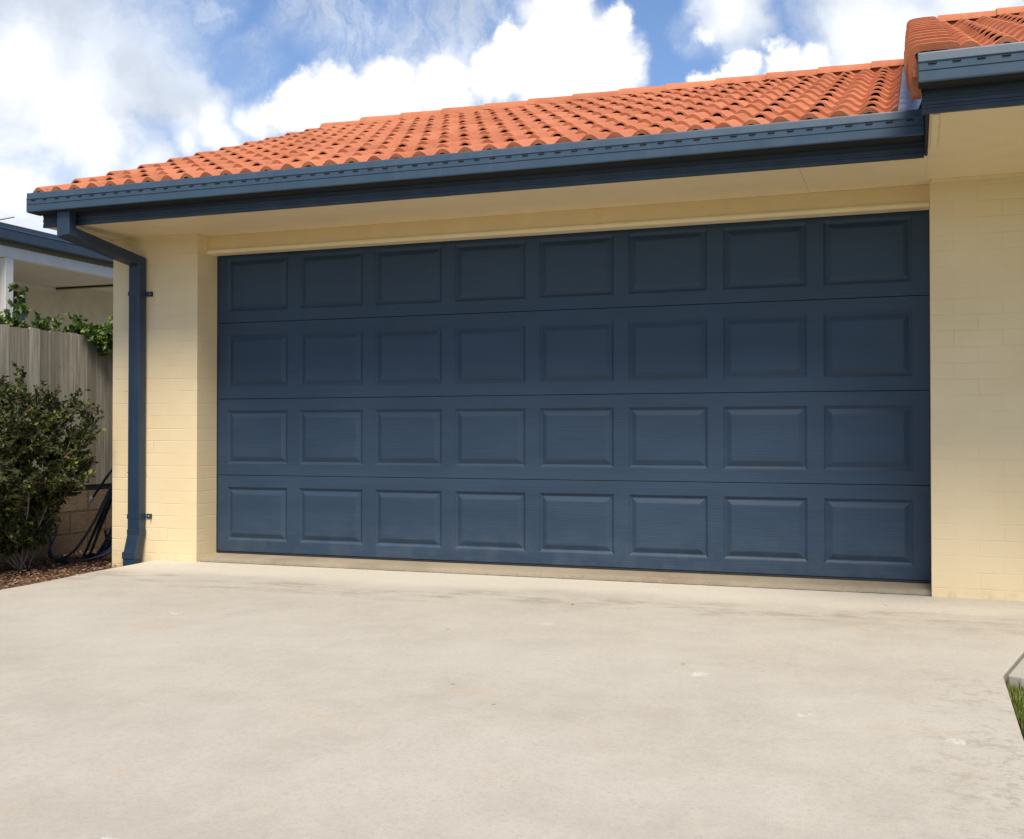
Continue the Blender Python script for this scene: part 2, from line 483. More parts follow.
# ------------------------------------------------------------------ builders
class MB:
    def __init__(self):
        self.v, self.f, self.s, self.tone = [], [], [], []

    def poly(self, pts, smooth=False, tone=0.0):
        k = len(self.v)
        self.v += [tuple(p) for p in pts]
        self.f.append(tuple(range(k, k + len(pts))))
        self.s.append(smooth)
        self.tone.append(tone)

    def grid(self, rows, smooth=True, tone=0.0, close=False):
        k, n = len(self.v), len(rows[0])
        for r in rows:
            self.v += [tuple(p) for p in r]
        for i in range(len(rows) - 1):
            for j in range(n if close else n - 1):
                j2 = (j + 1) % n
                self.f.append((k + i * n + j, k + i * n + j2, k + (i + 1) * n + j2, k + (i + 1) * n + j))
                self.s.append(smooth)
                self.tone.append(tone)

    def box(self, x0, x1, y0, y1, z0, z1, tone=0.0):
        p = [(x, y, z) for z in (z0, z1) for y in (y0, y1) for x in (x0, x1)]
        for q in ((0, 2, 3, 1), (4, 5, 7, 6), (0, 1, 5, 4), (2, 6, 7, 3), (0, 4, 6, 2), (1, 3, 7, 5)):
            self.poly([p[i] for i in q], tone=tone)

    def extrude_x(self, prof, x0, x1, caps=True, smooth=False):
        """closed profile of (y,z) swept along x"""
        n = len(prof)
        for i in range(n):
            a, b = prof[i], prof[(i + 1) % n]
            self.poly([(x0, *a), (x1, *a), (x1, *b), (x0, *b)], smooth)
        if caps:
            self.poly([(x0, *p) for p in prof])
            self.poly([(x1, *p) for p in reversed(prof)])

    def tube(self, pts, radii, n=6, caps=True, tone=0.0):
        pts = [Vector(p) for p in pts]
        rows = []
        up = Vector((0.13, 0.21, 0.97))
        for i, p in enumerate(pts):
            a = pts[max(0, i - 1)]
            b = pts[min(len(pts) - 1, i + 1)]
            d = (b - a)
            if d.length < 1e-7:
                d = Vector((0, 0, 1))
            d.normalize()
            u = d.cross(up)
            if u.length < 0.05:
                u = d.cross(Vector((1, 0, 0)))
            u.normalize()
            v = d.cross(u)
            r = radii[i] if hasattr(radii, '__len__') else radii
            rows.append([p + (u * math.cos(2 * math.pi * k / n) + v * math.sin(2 * math.pi * k / n)) * r for k in range(n)])
        self.grid(rows, True, tone, close=True)
        if caps:
            self.poly(rows[0], tone=tone)
            self.poly(rows[-1], tone=tone)

    def build(self, name, m, parent=None, uv=False, bevel=0, tone=False, weld=False):
        me = bpy.data.meshes.new(name)
        me.from_pydata(self.v, [], self.f)
        me.polygons.foreach_set('use_smooth', self.s)
        me.materials.append(m)
        if tone:
            a = me.attributes.new('tone', 'FLOAT', 'FACE')
            a.data.foreach_set('value', self.tone)
        if uv:
            lay = me.uv_layers.new(name='UVMap')
            for p in me.polygons:
                nx, ny, nz = abs(p.normal.x), abs(p.normal.y), abs(p.normal.z)
                for li in p.loop_indices:
                    c = me.vertices[me.loops[li].vertex_index].co
                    if nz > nx and nz > ny:
                        q = (c.x, c.y)
                    elif nx > ny:
                        q = (c.y + 0.05, c.z)
                    else:
                        q = (c.x, c.z)
                    lay.data[li].uv = q
        me.update()
        o = bpy.data.objects.new(name, me)
        C.objects.link(o)
        if parent:
            o.parent = parent
        if bevel or weld:
            wm = o.modifiers.new('weld', 'WELD')
            wm.merge_threshold = 0.0002
        if bevel:
            bm = o.modifiers.new('bevel', 'BEVEL')
            bm.width = bevel
            bm.segments = 2
            bm.limit_method = 'ANGLE'
            bm.angle_limit = R(40)
        return o


def tag(o, label=None, cat=None, group=None, kind=None):
    if label:
        o['label'] = label
    if cat:
        o['category'] = cat
    if group:
        o['group'] = group
    if kind:
        o['kind'] = kind
    return o


def empty(name, loc=(0, 0, 0)):
    o = bpy.data.objects.new(name, None)
    C.objects.link(o)
    o.location = loc
    o.empty_display_size = 0.2
    return o


class Off(MB):
    """collects in world coordinates, builds relative to a thing whose Empty is at 'org'"""
    def __init__(self, org):
        super().__init__()
        self.org = Vector(org)

    def build(self, *a, **k):
        self.v = [tuple(Vector(p) - self.org) for p in self.v]
        return super().build(*a, **k)


T_ = 0.374       # rise of the roof per metre run

# ------------------------------------------------------------------ setting
G = -0.05        # driveway level
GB = -0.125      # garden bed level


def slab(name, poly, z1, z0, m):
    b = MB()
    n = len(poly)
    b.poly([(x, y, z1) for x, y in poly])
    b.poly([(x, y, z0) for x, y in reversed(poly)])
    for i in range(n):
        a, c = poly[i], poly[(i + 1) % n]
        b.poly([(*a, z0), (*c, z0), (*c, z1), (*a, z1)])
    o = b.build(name, m, bevel=0.006)
    tag(o, kind='structure')
    return o


g = MB()
g.poly([(-400, -400, -0.19), (400, -400, -0.19), (400, 400, -0.19), (-400, 400, -0.19)])
tag(g.build('ground', M['turf']), kind='structure')

# the left edge of the driveway wanders a little, as a hand-finished edge does
edge = []
for i in range(40):
    y = -0.20 - i * 0.25
    tt = (y + 0.233) / -1.5
    x = -0.36 + 0.14 * tt if tt < 1.4 else -0.164 + (tt - 1.4) * 0.05
    edge.append((x + 0.008 * math.sin(i * 1.7) + 0.005 * math.sin(i * 3.1), y))
drive = [(-0.36, 0.4)] + edge + [(0.05, -14), (4.87, -14), (4.885, -3.1), (4.894, -2.195), (5.40, 0.1), (5.40, 0.4)]
slab('driveway', drive, G, -0.25, M['conc'])
slab('footpath', [(4.912, -2.165), (4.955, -2.19), (12, -2.19), (12, 0.0), (5.397, 0.0)], G - 0.004, -0.25, M['path'])

slab('patio', [(-9, -5.5), (-1.95, -5.5), (-1.95, 8.5), (-9, 8.5)], -0.17, -0.26, M['path'])  # unseen pale slab added to bounce light under the neighbour's eave

# garden bed with mulch on the left
bed = MB()
nx, ny = 30, 60
rows = []
for j in range(ny + 1):
    y = -8 + 14 * j / ny
    row = []
    for i in range(nx + 1):
        x = -1.68 + 1.68 * i / nx
        z = GB + 0.012 * math.sin(x * 9 + y * 5) + 0.008 * math.sin(x * 23 - y * 17) + 0.02 * max(0, (-x - 1.2))
        row.append((x, y, z))
    rows.append(row)
bed.grid(rows)
tag(bed.build('garden_soil', M['soil']), kind='structure')

lit = MB()
for i in range(15000):
    x = random.uniform(-1.58, -0.10)
    y = random.uniform(-2.6, 2.2)
    if x > -0.42 + 0.09 * (y + 0.233) / -1.5 and y < -0.2:
        if random.random() < 0.96:
            continue
        x = random.uniform(-0.45, -0.36)
    if x > -0.72 and y > -0.24:
        continue
    z = GB + random.uniform(0.008, 0.032)
    L, Wd = random.uniform(0.006, 0.022), random.uniform(0.003, 0.008)
    a = random.uniform(0, math.tau)
    ti, tj = random.uniform(-.5, .5), random.uniform(-.5, .5)
    ca, sa = math.cos(a), math.sin(a)
    pts = []
    for u, v in ((-L, 0), (0, -Wd), (L, 0), (0, Wd)):
        pts.append((x + u * ca - v * sa, y + u * sa + v * ca, z + u * ti + v * tj))
    lit.poly(pts, tone=random.random())
tag(lit.build('leaf_litter', M['litter'], tone=True), 'brown and reddish leaf litter and bark mulch over the garden bed left of the driveway', 'leaf litter', kind='stuff')

# lawn on the right
lw = MB()
lw.poly([(4.875, -14, -0.095), (4.915, -2.2, -0.095), (12, -2.2, -0.095), (12, -14, -0.095)])
lw.poly([(4.875, -14, -0.185), (12, -14, -0.185), (12, -2.2, -0.185), (4.915, -2.2, -0.185)])
tag(lw.build('lawn', M['turf']), kind='structure')
gr = MB()
for i in range(16000):
    x, y = 4.905 + random.random() ** 1.3 * 0.6, -2.205 - random.random() * 2.2
    h = random.uniform(0.012, 0.040)
    a = random.uniform(0, math.tau)
    lean = random.uniform(0.0, 0.03)
    wd = random.uniform(0.0015, 0.003)
    dx, dy = math.cos(a), math.sin(a)
    x2, y2 = x + dx * lean, y + dy * lean
    if x2 < 4.884:
        x2 = 4.888
    gr.poly([(x - dy * wd, y + dx * wd, -0.096), (x + dy * wd, y - dx * wd, -0.096), (x2, y2, -0.096 + h)], tone=random.random())
tag(gr.build('grass', M['grass'], tone=True), 'short green grass of the lawn beside the right edge of the driveway', 'grass', kind='stuff')

# ------------------------------------------------------------------ the garage
garage = empty('garage', (0, 0, 0))
tag(garage, 'cream painted brick garage with terracotta tiled roof, blue gutters and a wide navy panelled door', 'garage')

# walls ------------------------------------------------------------
b = MB()
b.box(-0.705, 0.0, -0.233, 0.12, -0.3, 2.192)
b.box(-0.705, -0.46, 0.12, 6.0, -0.3, 2.192)
o = b.build('wall', M['brick'], garage, uv=True)
b = MB()
b.box(4.682, 11.0, -0.233, 0.12, -0.3, 2.192)
o = b.build('wall', M['brick'], garage, uv=True)
# gable end above the side wall
b = MB()
gy = [(-0.233, 2.192), (6.0, 2.192), (2.95, 3.74), (-0.233, 2.60)]
b.poly([(-0.705, *p) for p in gy])
b.poly([(-0.60, *p) for p in reversed(gy)])
for i in range(4):
    a_, c_ = gy[i], gy[(i + 1) % 4]
    b.poly([(-0.705, *a_), (-0.60, *a_), (-0.60, *c_), (-0.705, *c_)])
b.build('gable', M['brick'], garage, uv=True)
# garage interior closed off behind the door, and the rear wall
b = MB()
b.box(-0.46, 4.75, 0.13, 0.16, -0.2, 2.3)
b.build('lining', M['dark'], garage)
b = MB()
b.box(-0.46, 11.0, 5.8, 6.0, -0.3, 2.45)
b.build('wall', M['brick'], garage, uv=True)

# header over the door with its bottom trim
b = MB()
b.box(-0.02, 4.70, -0.120, -0.03, 2.092, 2.195)
b.build('door_header', M['header'], garage, bevel=0.004)
b = MB()
b.extrude_x([(-0.1235, 2.100), (-0.131, 2.094), (-0.133, 2.084), (-0.131, 2.076), (-0.120, 2.070), (-0.03, 2.070), (-0.03, 2.0915), (-0.118, 2.0915), (-0.1195, 2.100)], 0.0015, 4.6805)
b.build('header_trim', M['trim'], garage)

# sill under the door
b = MB()
rows = []
n = 420
sr = random.Random(77)
walk, cur = [], 0.0
for i in range(n + 1):
    cur = cur * 0.86 + sr.uniform(-1, 1) * 0.0016
    walk.append(cur)
for k, (y, z) in enumerate(((0.06, -0.006), (-0.02, -0.010), (-0.10, -0.017), (-0.165, -0.023), (-0.186, -0.030), (-0.192, -0.052))):
    row = []
    for i in range(n + 1):
        x = -0.0 + 4.682 * i / n
        j = walk[i] * (1.0 if k > 3 else 0.5) if k > 2 else 0
        row.append((x, y + j, z + (j * 0.5 if k < 5 else 0)))
    rows.append(row)
b.grid(rows, False)
b.build('sill', M['sill'], garage)
b = MB()
rows = []
for k, y in enumerate((-0.188, -0.1985)):
    rows.append([(4.682 * i / 240, y + (walk[(i * 7) % 420] * 0.9 if k else 0), -0.0478) for i in range(241)])
b.grid(rows, False)
b.build('joint', M['rubber'], garage)

# soffit ----------------------------------------------------------
b = MB()
b.box(-0.775, 4.045, -0.790, -0.05, 2.194, 2.204)
b.build('soffit', M['soffit'], garage)
b = MB()
b.box(4.0462, 4.664, -0.790, -0.05, 2.1945, 2.204)
b.build('soffit', M['soffit'], garage)
b = MB()
b.box(4.6645, 11.0, -1.557, -0.05, 2.194, 2.204)
b.build('soffit', M['soffit'], garage)
b = MB()
b.box(4.674, 4.704, -1.545, -0.95, 2.184, 2.1935)
b.build('soffit_trim', M['trim'], garage, bevel=0.002)
b = MB()
b.extrude_x([(-0.2335, 2.178), (-0.243, 2.184), (-0.247, 2.1935), (-0.2335, 2.1935)], -0.70, -0.001)
b.build('cornice', M['header'], garage)
b = MB()
b.extrude_x([(-0.2335, 2.178), (-0.243, 2.184), (-0.247, 2.1935), (-0.2335, 2.1935)], 4.690, 11)
b.build('cornice', M['header'], garage)

TH = math.atan(T_)
CT, ST = math.cos(TH), math.sin(TH)


def barge(x0, x1, y0, z0, y1, name, m):
    b = MB()
    t = T_
    prof = [(y0, z0), (y1, z0 + (y1 - y0) * t), (y1, z0 + (y1 - y0) * t + 0.17), (y0, z0 + 0.17)]
    b.extrude_x(prof, x0, x1)
    return b.build(name, m, garage)


# fascias ----------------------------------------------------------
b = MB()
b.box(-0.7925, -0.7065, -0.788, 0.42, 2.186, 2.1935)
b.build('soffit', M['soffit'], garage)
b = MB()
b.extrude_x([(-0.786, 2.187), (0.42, 2.187), (0.42, 2.70), (-0.786, 2.25)], -0.7915, -0.784)
b.build('soffit_end', M['soffit'], garage)


def fascia(x0, x1, yf, zb):
    """ribbed steel fascia; yf is the outer face"""
    b = MB()
    pr = [(yf, zb), (yf, zb + 0.020), (yf + 0.004, zb + 0.023), (yf + 0.004, zb + 0.034), (yf, zb + 0.037), (yf, zb + 0.052),
          (yf + 0.004, zb + 0.055), (yf + 0.004, zb + 0.066), (yf, zb + 0.069), (yf, zb + 0.17), (yf + 0.018, zb + 0.17), (yf + 0.018, zb)]
    b.extrude_x(pr, x0, x1)
    return b.build('fascia', M['fascia'], garage)


fascia(-0.795, 4.648, -0.808, 2.183)
fascia(4.632, 11.0, -1.575, 2.188)
b = MB()
b.box(4.651, 4.663, -1.555, -0.80, 2.190, 2.30)
b.build('shadow_gap_board', M['dark'], garage)  # dark board standing in for the shadow gap beside the gutter end
barge(-0.793, -0.776, -0.789, 2.185, 2.93, 'barge_board', M['fascia'])
barge(4.641, 4.650, -1.556, 2.20, 2.8, 'barge_board', M['fascia'])


b = MB()
b.extrude_x([(-0.049, 2.206), (-0.049, 2.194), (0.6, 2.194), (2.93, 3.45), (5.9, 2.40), (5.9, 2.6), (2.93, 3.6), (0.0, 2.46)], -0.7755, -0.7055)
b.build('verge_lining', M['soffit'], garage)


# gutters ----------------------------------------------------------
def gutter(x0, x1, g0, zb, depth, H=0.128):
    pr = [(0.006, 0), (0.001, 0.003), (0, 0.008), (0, 0.044), (0.0035, 0.046), (0.0035, 0.0485), (0, 0.0505), (0, 0.081), (-0.0035, 0.0835), (-0.0045, 0.086),
          (-0.002, 0.089), (0.001, 0.0905), (0.006, H - 0.007), (0.009, H - 0.001), (0.013, H), (0.016, H - 0.003), (0.016, H - 0.010), (0.012, H - 0.012),
          (0.006, 0.090), (0.0065, 0.012), (0.010, 0.004), (depth - 0.002, 0.004), (depth - 0.002, H - 0.01), (depth, H - 0.01), (depth, 0)]
    b = MB()
    b.extrude_x([(g0 + y, zb + z) for y, z in pr], x0, x1, caps=False)
    # joint lines where lengths overlap are separate thin sleeves
    gt = b.build('gutter', M['gutter'], garage)
    out = [(0.006, 0), (0, 0.006), (0, 0.08), (0.004, H), (depth, H), (depth, 0)]
    for xa, xb in ((x0 - 0.0012, x0 + 0.0008), (x1 - 0.0008, x1 + 0.0012)):
        c = MB()
        c.extrude_x([(g0 + y, zb + z) for y, z in out], xa, xb)
        c.build('end_cap', M['gutter'], gt)
    for xj in (x0 + 1.83, x0 + 3.9):
        if xj < x1 - 0.3:
            c = MB()
            c.extrude_x([(g0 + y - (0.0009 if y < 0.02 else 0), zb + z) for y, z in pr], xj, xj + 0.035, caps=False)
            c.build('joint_sleeve', M['gutter'], gt)
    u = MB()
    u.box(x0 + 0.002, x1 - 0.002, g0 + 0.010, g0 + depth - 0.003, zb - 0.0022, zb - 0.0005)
    u.build('underside_shade', M['dark'], gt)  # near-black strip puts the shade beneath the gutter into colour
    # overflow slots: pressed louvres, each a hooded lip over a dark opening
    s = MB()
    wS = 0.017
    top = [(-wS, -0.0015, 0.0035), (wS, -0.0015, 0.0035)]
    lip = [(-wS * 0.8, -0.0046, -0.0005), (wS * 0.8, -0.0046, -0.0005)]
    s.poly([top[0], top[1], lip[1], lip[0]])
    s.poly([top[0], lip[0], (-wS, 0.0, -0.002)])
    s.poly([top[1], (wS, 0.0, -0.002), lip[1]])
    s.poly([lip[0], lip[1], (wS, -0.0004, -0.0035), (-wS, -0.0004, -0.0035)])
    first = None
    k = 0
    x = x0 + 0.055
    while x < x1 - 0.03 and k < 98:
        if first is None:
            ob = s.build('overflow_slot', M['dark'], gt)
            first = ob
        else:
            ob = first.copy()
            C.objects.link(ob)
            ob.parent = gt
        ob.location = (x, g0 - 0.0008, zb + 0.0755)
        x += 0.0938
        k += 1
    return gt


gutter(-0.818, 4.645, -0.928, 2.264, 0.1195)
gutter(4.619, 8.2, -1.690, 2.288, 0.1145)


# downpipe ---------------------------------------------------------
def sweep_rect(path, hx, hy):
    """rectangular section (half sizes hx along x, hy across) mitred along a path"""
    P = [Vector(p) for p in path]
    rows = []
    for i, p in enumerate(P):
        d1_ = (P[i] - P[i - 1]).normalized() if i else None
        d2_ = (P[i + 1] - P[i]).normalized() if i < len(P) - 1 else None
        dd = d1_ or d2_
        u = Vector((1, 0, 0))
        v = dd.cross(u).normalized()
        if d1_ and d2_:
            nrm = (d1_ + d2_).normalized()
        else:
            nrm = dd
        ring = []
        r = 0.004
        for sx, sy in ((-1, -1), (1, -1), (1, 1), (-1, 1)):
            q = u * (sx * hx) + v * (sy * hy)
            # slide along the segment direction on to the mitre plane
            q = q - dd * (q.dot(nrm) / dd.dot(nrm))
            ring.append(p + q)
        rows.append(ring)
    return rows


pipe = MB()
path = [(-0.556, -0.858, 2.27), (-0.556, -0.858, 2.13), (-0.461, -0.279, 2.018), (-0.461, -0.279, 0.135), (-0.473, -0.312, -0.02), (-0.473, -0.312, -0.10)]
rows = sweep_rect(path, 0.050, 0.033)
for i in range(len(rows) - 1):
    for j in range(4):
        pipe.poly([rows[i][j], rows[i][(j + 1) % 4], rows[i + 1][(j + 1) % 4], rows[i + 1][j]])
pipe.poly(rows[-1])
dp = pipe.build('downpipe', M['pipe'], garage, bevel=0.005)


def sleeve(z0, z1, cx, cy, e=0.0025):
    b = MB()
    b.box(cx - 0.050 - e, cx + 0.050 + e, cy - 0.033 - e, cy + 0.033 + e, z0, z1)
    return b


sleeve(0.13, 0.165, -0.461, -0.279, 0.002).build('collar', M['pipe'], dp, bevel=0.001)
sleeve(0.555, 0.560, -0.461, -0.279, 0.0015).build('collar', M['pipe'], dp)
sleeve(-0.035, 0.012, -0.473, -0.312, 0.003).build('collar', M['pipe'], dp, bevel=0.001)
for z in (1.795, 0.255):
    b = sleeve(z - 0.016, z + 0.016, -0.461, -0.279, 0.002)
    b.box(-0.4085, -0.366, -0.240, -0.2345, z - 0.016, z + 0.016)
    b.box(-0.372, -0.366, -0.258, -0.2345, z - 0.016, z + 0.016)
    br = b.build('bracket', M['pipe'], dp)
    s = MB()
    s.tube([(-0.388, -0.2395, z), (-0.388, -0.2445, z)], 0.0055, 8)
    s.build('screw', M['metal'], br)


# ------------------------------------------------------------------ the garage door
door = bpy.data.objects.new('garage_door', None)
C.objects.link(door)
door.parent = garage
DX0, DX1 = -0.018, 4.700
SEC = 0.5315
mx, pw, gp = 0.0820, 0.4850, 0.0902


def door_section(z0, z1):
    """one section as a stitched sheet: eight pressed panels, each with a groove, a bevel and a raised field"""
    b = MB()
    pz0, pz1 = z0 + 0.078, z0 + 0.078 + 0.372
    e = 0.003
    xs = [DX0]
    for k in range(8):
        a = mx + k * (pw + gp)
        xs += [a, a + pw]
    xs.append(DX1)
    zs = [z0 + e, pz0, pz1, z1 - e]
    rings = [(0.0, 0.0), (0.002, 0.0006), (0.0035, 0.0030), (0.014, 0.0105), (0.017, 0.0125), (0.021, 0.0125), (0.0235, 0.0115), (0.048, 0.0010), (0.054, 0.0), (0.058, 0.0)]
    for i in range(len(xs) - 1):
        for j in range(3):
            xa, xb, za, zb = xs[i], xs[i + 1], zs[j], zs[j + 1]
            if j == 1 and i % 2 == 1:
                prev = None
                for (ins, dep) in rings:
                    cur = [(xa + ins, dep, za + ins), (xb - ins, dep, za + ins), (xb - ins, dep, zb - ins), (xa + ins, dep, zb - ins)]
                    if prev:
                        for q in range(4):
                            b.poly([prev[q], prev[(q + 1) % 4], cur[(q + 1) % 4], cur[q]])
                    prev = cur
                b.poly(prev)
            else:
                b.poly([(xa, 0, za), (xb, 0, za), (xb, 0, zb), (xa, 0, zb)])
    # rolled top and bottom edges going back
    for zc, s in ((z0, 1), (z1, -1)):
        pr = [(0, zc + s * e), (0.001, zc + s * e * 0.4), (0.004, zc + s * 0.0008), (0.04, zc + s * 0.0008)]
        for k in range(len(pr) - 1):
            b.poly([(DX0, *pr[k]), (DX1, *pr[k]), (DX1, *pr[k + 1]), (DX0, *pr[k + 1])])
    return b.build('door_section', M['door'], door, weld=True)


for k in range(4):
    door_section(k * SEC + 0.006, (k + 1) * SEC + 0.0045)
b = MB()
b.box(DX0, DX1, 0.041, 0.05, -0.004, 2.13)
b.build('backing', M['rubber'], door)
b = MB()
b.extrude_x([(0.004, 0.004), (0.002, -0.005), (0.008, -0.0085), (0.03, -0.0085), (0.034, 0.004)], DX0, DX1)
b.build('bottom_seal', M['rubber'], door)
b = MB()
b.box(0.0006, 0.0045, -0.006, 0.0015, -0.003, 2.07)
b.build('side_seal', M['rubber'], door)
b = MB()
b.box(4.6775, 4.6815, -0.006, 0.0015, -0.006, 2.07)
b.build('side_seal', M['rubber'], door)


# ------------------------------------------------------------------ roofs
TW = 0.2865
GAUGE = 0.362


def prof(u, v):
    """tile height across (u 0..1) and up (v 0 front..1 back): two barrels per tile"""
    if u < 0.5:
        q = u / 0.5
        h = 0.040
    else:
        q = (u - 0.5) / 0.5
        h = 0.041 - 0.005 * v
    c = 0.5 - 0.5 * math.cos(math.tau * q)
    return h * (c ** 0.85)


def tiled_roof(x_first, u_first, x_last, base_y, base_z, rows_n, last_gauge, name, seed, x0clip=None):
    rnd = random.Random(seed)
    b = MB()
    bot = MB()

    def P(x, s, h):
        return (x, base_y + CT * s - ST * h, base_z + ST * s + CT * h)
    NU = 28
    ncol = int((x_last - x_first) / TW) + 2
    for r in range(rows_n):
        s0 = r * GAUGE
        s1 = s0 + (GAUGE if r < rows_n - 1 else last_gauge) + 0.045
        for c in range(ncol):
            xo = x_first + c * TW
            us = [k / NU for k in range(NU + 1)]
            if c == 0:
                us = [u for u in us if u >= u_first - 1e-6]
            us = [u for u in us if xo + u * TW <= x_last + 1e-6]
            if len(us) < 2:
                continue
            js, jh, jr = rnd.uniform(-.005, .005), rnd.uniform(-.0016, .0022), rnd.uniform(-.004, .004)
            tone = rnd.random()
            LIFT = 0.026

            def top(u, v):
                s = s0 + js + (s1 - s0) * v + jr * (u - .5)
                lift = LIFT * (1 - v)
                return s, prof(u, v) + lift + jh
            grid = []
            for v in (0.0, 0.02, 0.35, 0.7, 1.0):
                row = []
                for u in us:
                    s, h = top(u, v)
                    if v == 0.0:
                        h -= 0.003
                    row.append(P(xo + u * TW, s, h))
                grid.append(row)
            b.grid(grid, True, tone)
            # underside
            und = []
            for v in (0.0, 0.5, 1.0):
                row = []
                for u in us:
                    s, h = top(u, v)
                    row.append(P(xo + u * TW, s, h - 0.013 if v < 1 else h - 0.006))
                und.append(row)
            b.grid(und, True, tone)
            # front edge: thin over the open barrel, a full skirt elsewhere
            fr0, fr1 = [], []
            for u in us:
                s, h = top(u, 0)
                opened = 0.65 < u < 0.85
                drop = 0.013 if opened else 0.027
                if r == 0:
                    drop = 0.026 if opened else 0.075
                if c == 0 and u_first > 0.3 and u < 0.62:
                    drop = 0.030
                fr0.append(P(xo + u * TW, s, h - 0.003))
                fr1.append(P(xo + u * TW, s - 0.002, h - drop))
            b.grid([fr0, fr1], False, tone)
            # side edge closes the verge
            if c == 0:
                sa = [P(xo + us[0] * TW, *top(us[0], v)) for v in (0, 1)]
                sb = [P(xo + us[0] * TW, top(us[0], v)[0], top(us[0], v)[1] - 0.035) for v in (0, 1)]
                b.grid([sa, sb], False, tone)
    return b.build(name, M['tile'], garage, tone=True)


LASTG = 0.14
tiled_roof(-0.977, 0.5, 4.535, -0.868, 2.370, 12, LASTG, 'roof_tiles', 3)
tiled_roof(4.745, 0.0, 9.0, -1.635, 2.392, 13, 0.13, 'roof_tiles', 5)


def deck(x0, x1, y0, z0, y1):
    b = MB()
    z1 = z0 + (y1 - y0) * T_
    b.extrude_x([(y0, z0), (y1, z1), (y1 + 3.6, z1 - 3.6 * T_), (y1 + 3.6, z1 - 3.6 * T_ - 0.03), (y1, z1 - 0.03), (y0, z0 - 0.03)], x0, x1)
    return b.build('roof_deck', M['sarking'], garage)


deck(-0.770, 4.60, -0.79, 2.376 + 0.078 * T_ - 0.006, 2.95)
deck(4.64, 9.0, -1.55, 2.392 + 0.085 * T_ - 0.006, 2.80)


def back_slope(x0, x1, yr, zr):
    """plain rear slope in wavy tile profile, seen only from elsewhere"""
    b = MB()
    rows = []
    n = int((x1 - x0) / 0.0358)
    for v in (0.0, 1.0):
        rows.append([(x0 + (x1 - x0) * i / n, yr + 3.7 * v, zr - 3.7 * T_ * v + 0.03 + 0.02 * math.cos(i * math.pi / 2)) for i in range(n + 1)])
    b.grid(rows, True, 0.5)
    return b.build('rear_roof_tiles', M['tile'], garage, tone=True)


back_slope(-0.80, 4.6, 2.95, 3.79)
back_slope(4.6, 9.0, 2.85, 4.04)


def ridge(x0, x1, y, z, seed):
    rnd = random.Random(seed)
    L = 0.424
    x = x0
    while x < x1:
        b = MB()
        rows = []
        tone = rnd.random()
        gs = 0.82 if x == x0 and x0 < 0 else 1.0
        for k, (dx, gr_) in enumerate(((0.0, 1.0), (0.03, 1.0), (L * 0.5, 0.94), (L + 0.03, 0.88))):
            ring = []
            for a in range(11):
                t = a / 10
                ang = math.pi * (0.04 + 0.92 * t)
                cx_, cz = math.cos(ang), math.sin(ang) ** 0.8
                ring.append((x + dx, y - 0.125 * gr_ * cx_, z - 0.045 + 0.105 * gr_ * gs * cz))
            rows.append(ring)
        b.grid(rows, True, tone)
        inner = [(p[0], y + (p[1] - y) * 0.86, z - 0.045 + (p[2] - z + 0.045) * 0.84) for p in rows[0]]
        b.grid([rows[0], inner], False, tone)
        inner2 = [(p[0] + L, p[1], p[2]) for p in inner]
        b.grid([inner, inner2], True, tone)
        b.build('ridge_cap', M['tile'], garage, tone=True)
        x += L + rnd.uniform(-0.004, 0.004)
    # mortar bedding below the caps
    m_ = MB()
    m_.extrude_x([(y - 0.10, z - 0.055), (y - 0.085, z - 0.01), (y, z + 0.03), (y + 0.085, z - 0.01), (y + 0.10, z - 0.055)], x0 + 0.02, x1)
    m_.build('ridge_bedding', M['tile'], garage)


ridge(-0.80, 4.55, 2.93, 3.822, 11)
ridge(4.79, 9.0, 2.80, 4.086, 12)

# barge tiles up the verge of the higher roof
rnd = random.Random(21)
for r in range(13):
    s0 = r * GAUGE - 0.005
    s1 = s0 + GAUGE + 0.05
    if r == 12:
        s1 = s0 + 0.29
    b = MB()
    tone = rnd.random() * 0.7
    rows, rin = [], []
    jx = rnd.uniform(-0.002, 0.003)
    for v in (0.0, 0.04, 0.5, 1.0):
        s = s0 + (s1 - s0) * v
        lift = 0.050 * (1 - v) - 0.036 + 0.0028 * r
        dx = 0.014 * v - 0.004 + jx
        f = 0.018 * (1 - v) if r == 0 else 0.0
        rnde = 0.004 if v == 0.0 else 0
        outer = [(4.578 + dx + 1.5 * f, -0.150), (4.564 + dx + f, -0.06), (4.563 + dx + f, 0.010), (4.570 + dx + f, 0.034), (4.586 + dx + f, 0.050 - rnde), (4.612, 0.058 - rnde), (4.68, 0.060 - rnde), (4.745, 0.058 - rnde), (4.768, 0.052 - rnde), (4.782, 0.034), (4.786, -0.010)]
        inner = [(4.632, -0.150), (4.622, -0.06), (4.612, -0.01), (4.604, 0.012), (4.612, 0.020), (4.63, 0.026), (4.68, 0.026), (4.73, 0.024), (4.745, 0.016), (4.750, 0.0), (4.752, -0.012)]
        for lst, dst in ((outer, rows), (inner, rin)):
            dst.append([(x, -1.640 + CT * s - ST * (h + lift), 2.392 + ST * s + CT * (h + lift)) for x, h in lst])
    b.grid(rows, True, tone)
    b.grid(rin, True, tone)
    b.grid([rows[0], rin[0]], False, tone)
    b.grid([[q[0] for q in rows], [q[0] for q in rin]], False, tone)
    b.build('barge_tile', M['tile'], garage, tone=True)
# mortar plug closing the mouth of the lowest barge tile
b = MB()
b.box(4.597, 4.760, -1.634, -1.60, 2.33, 2.424)
b.build('mortar_plug', M['tile'], garage)

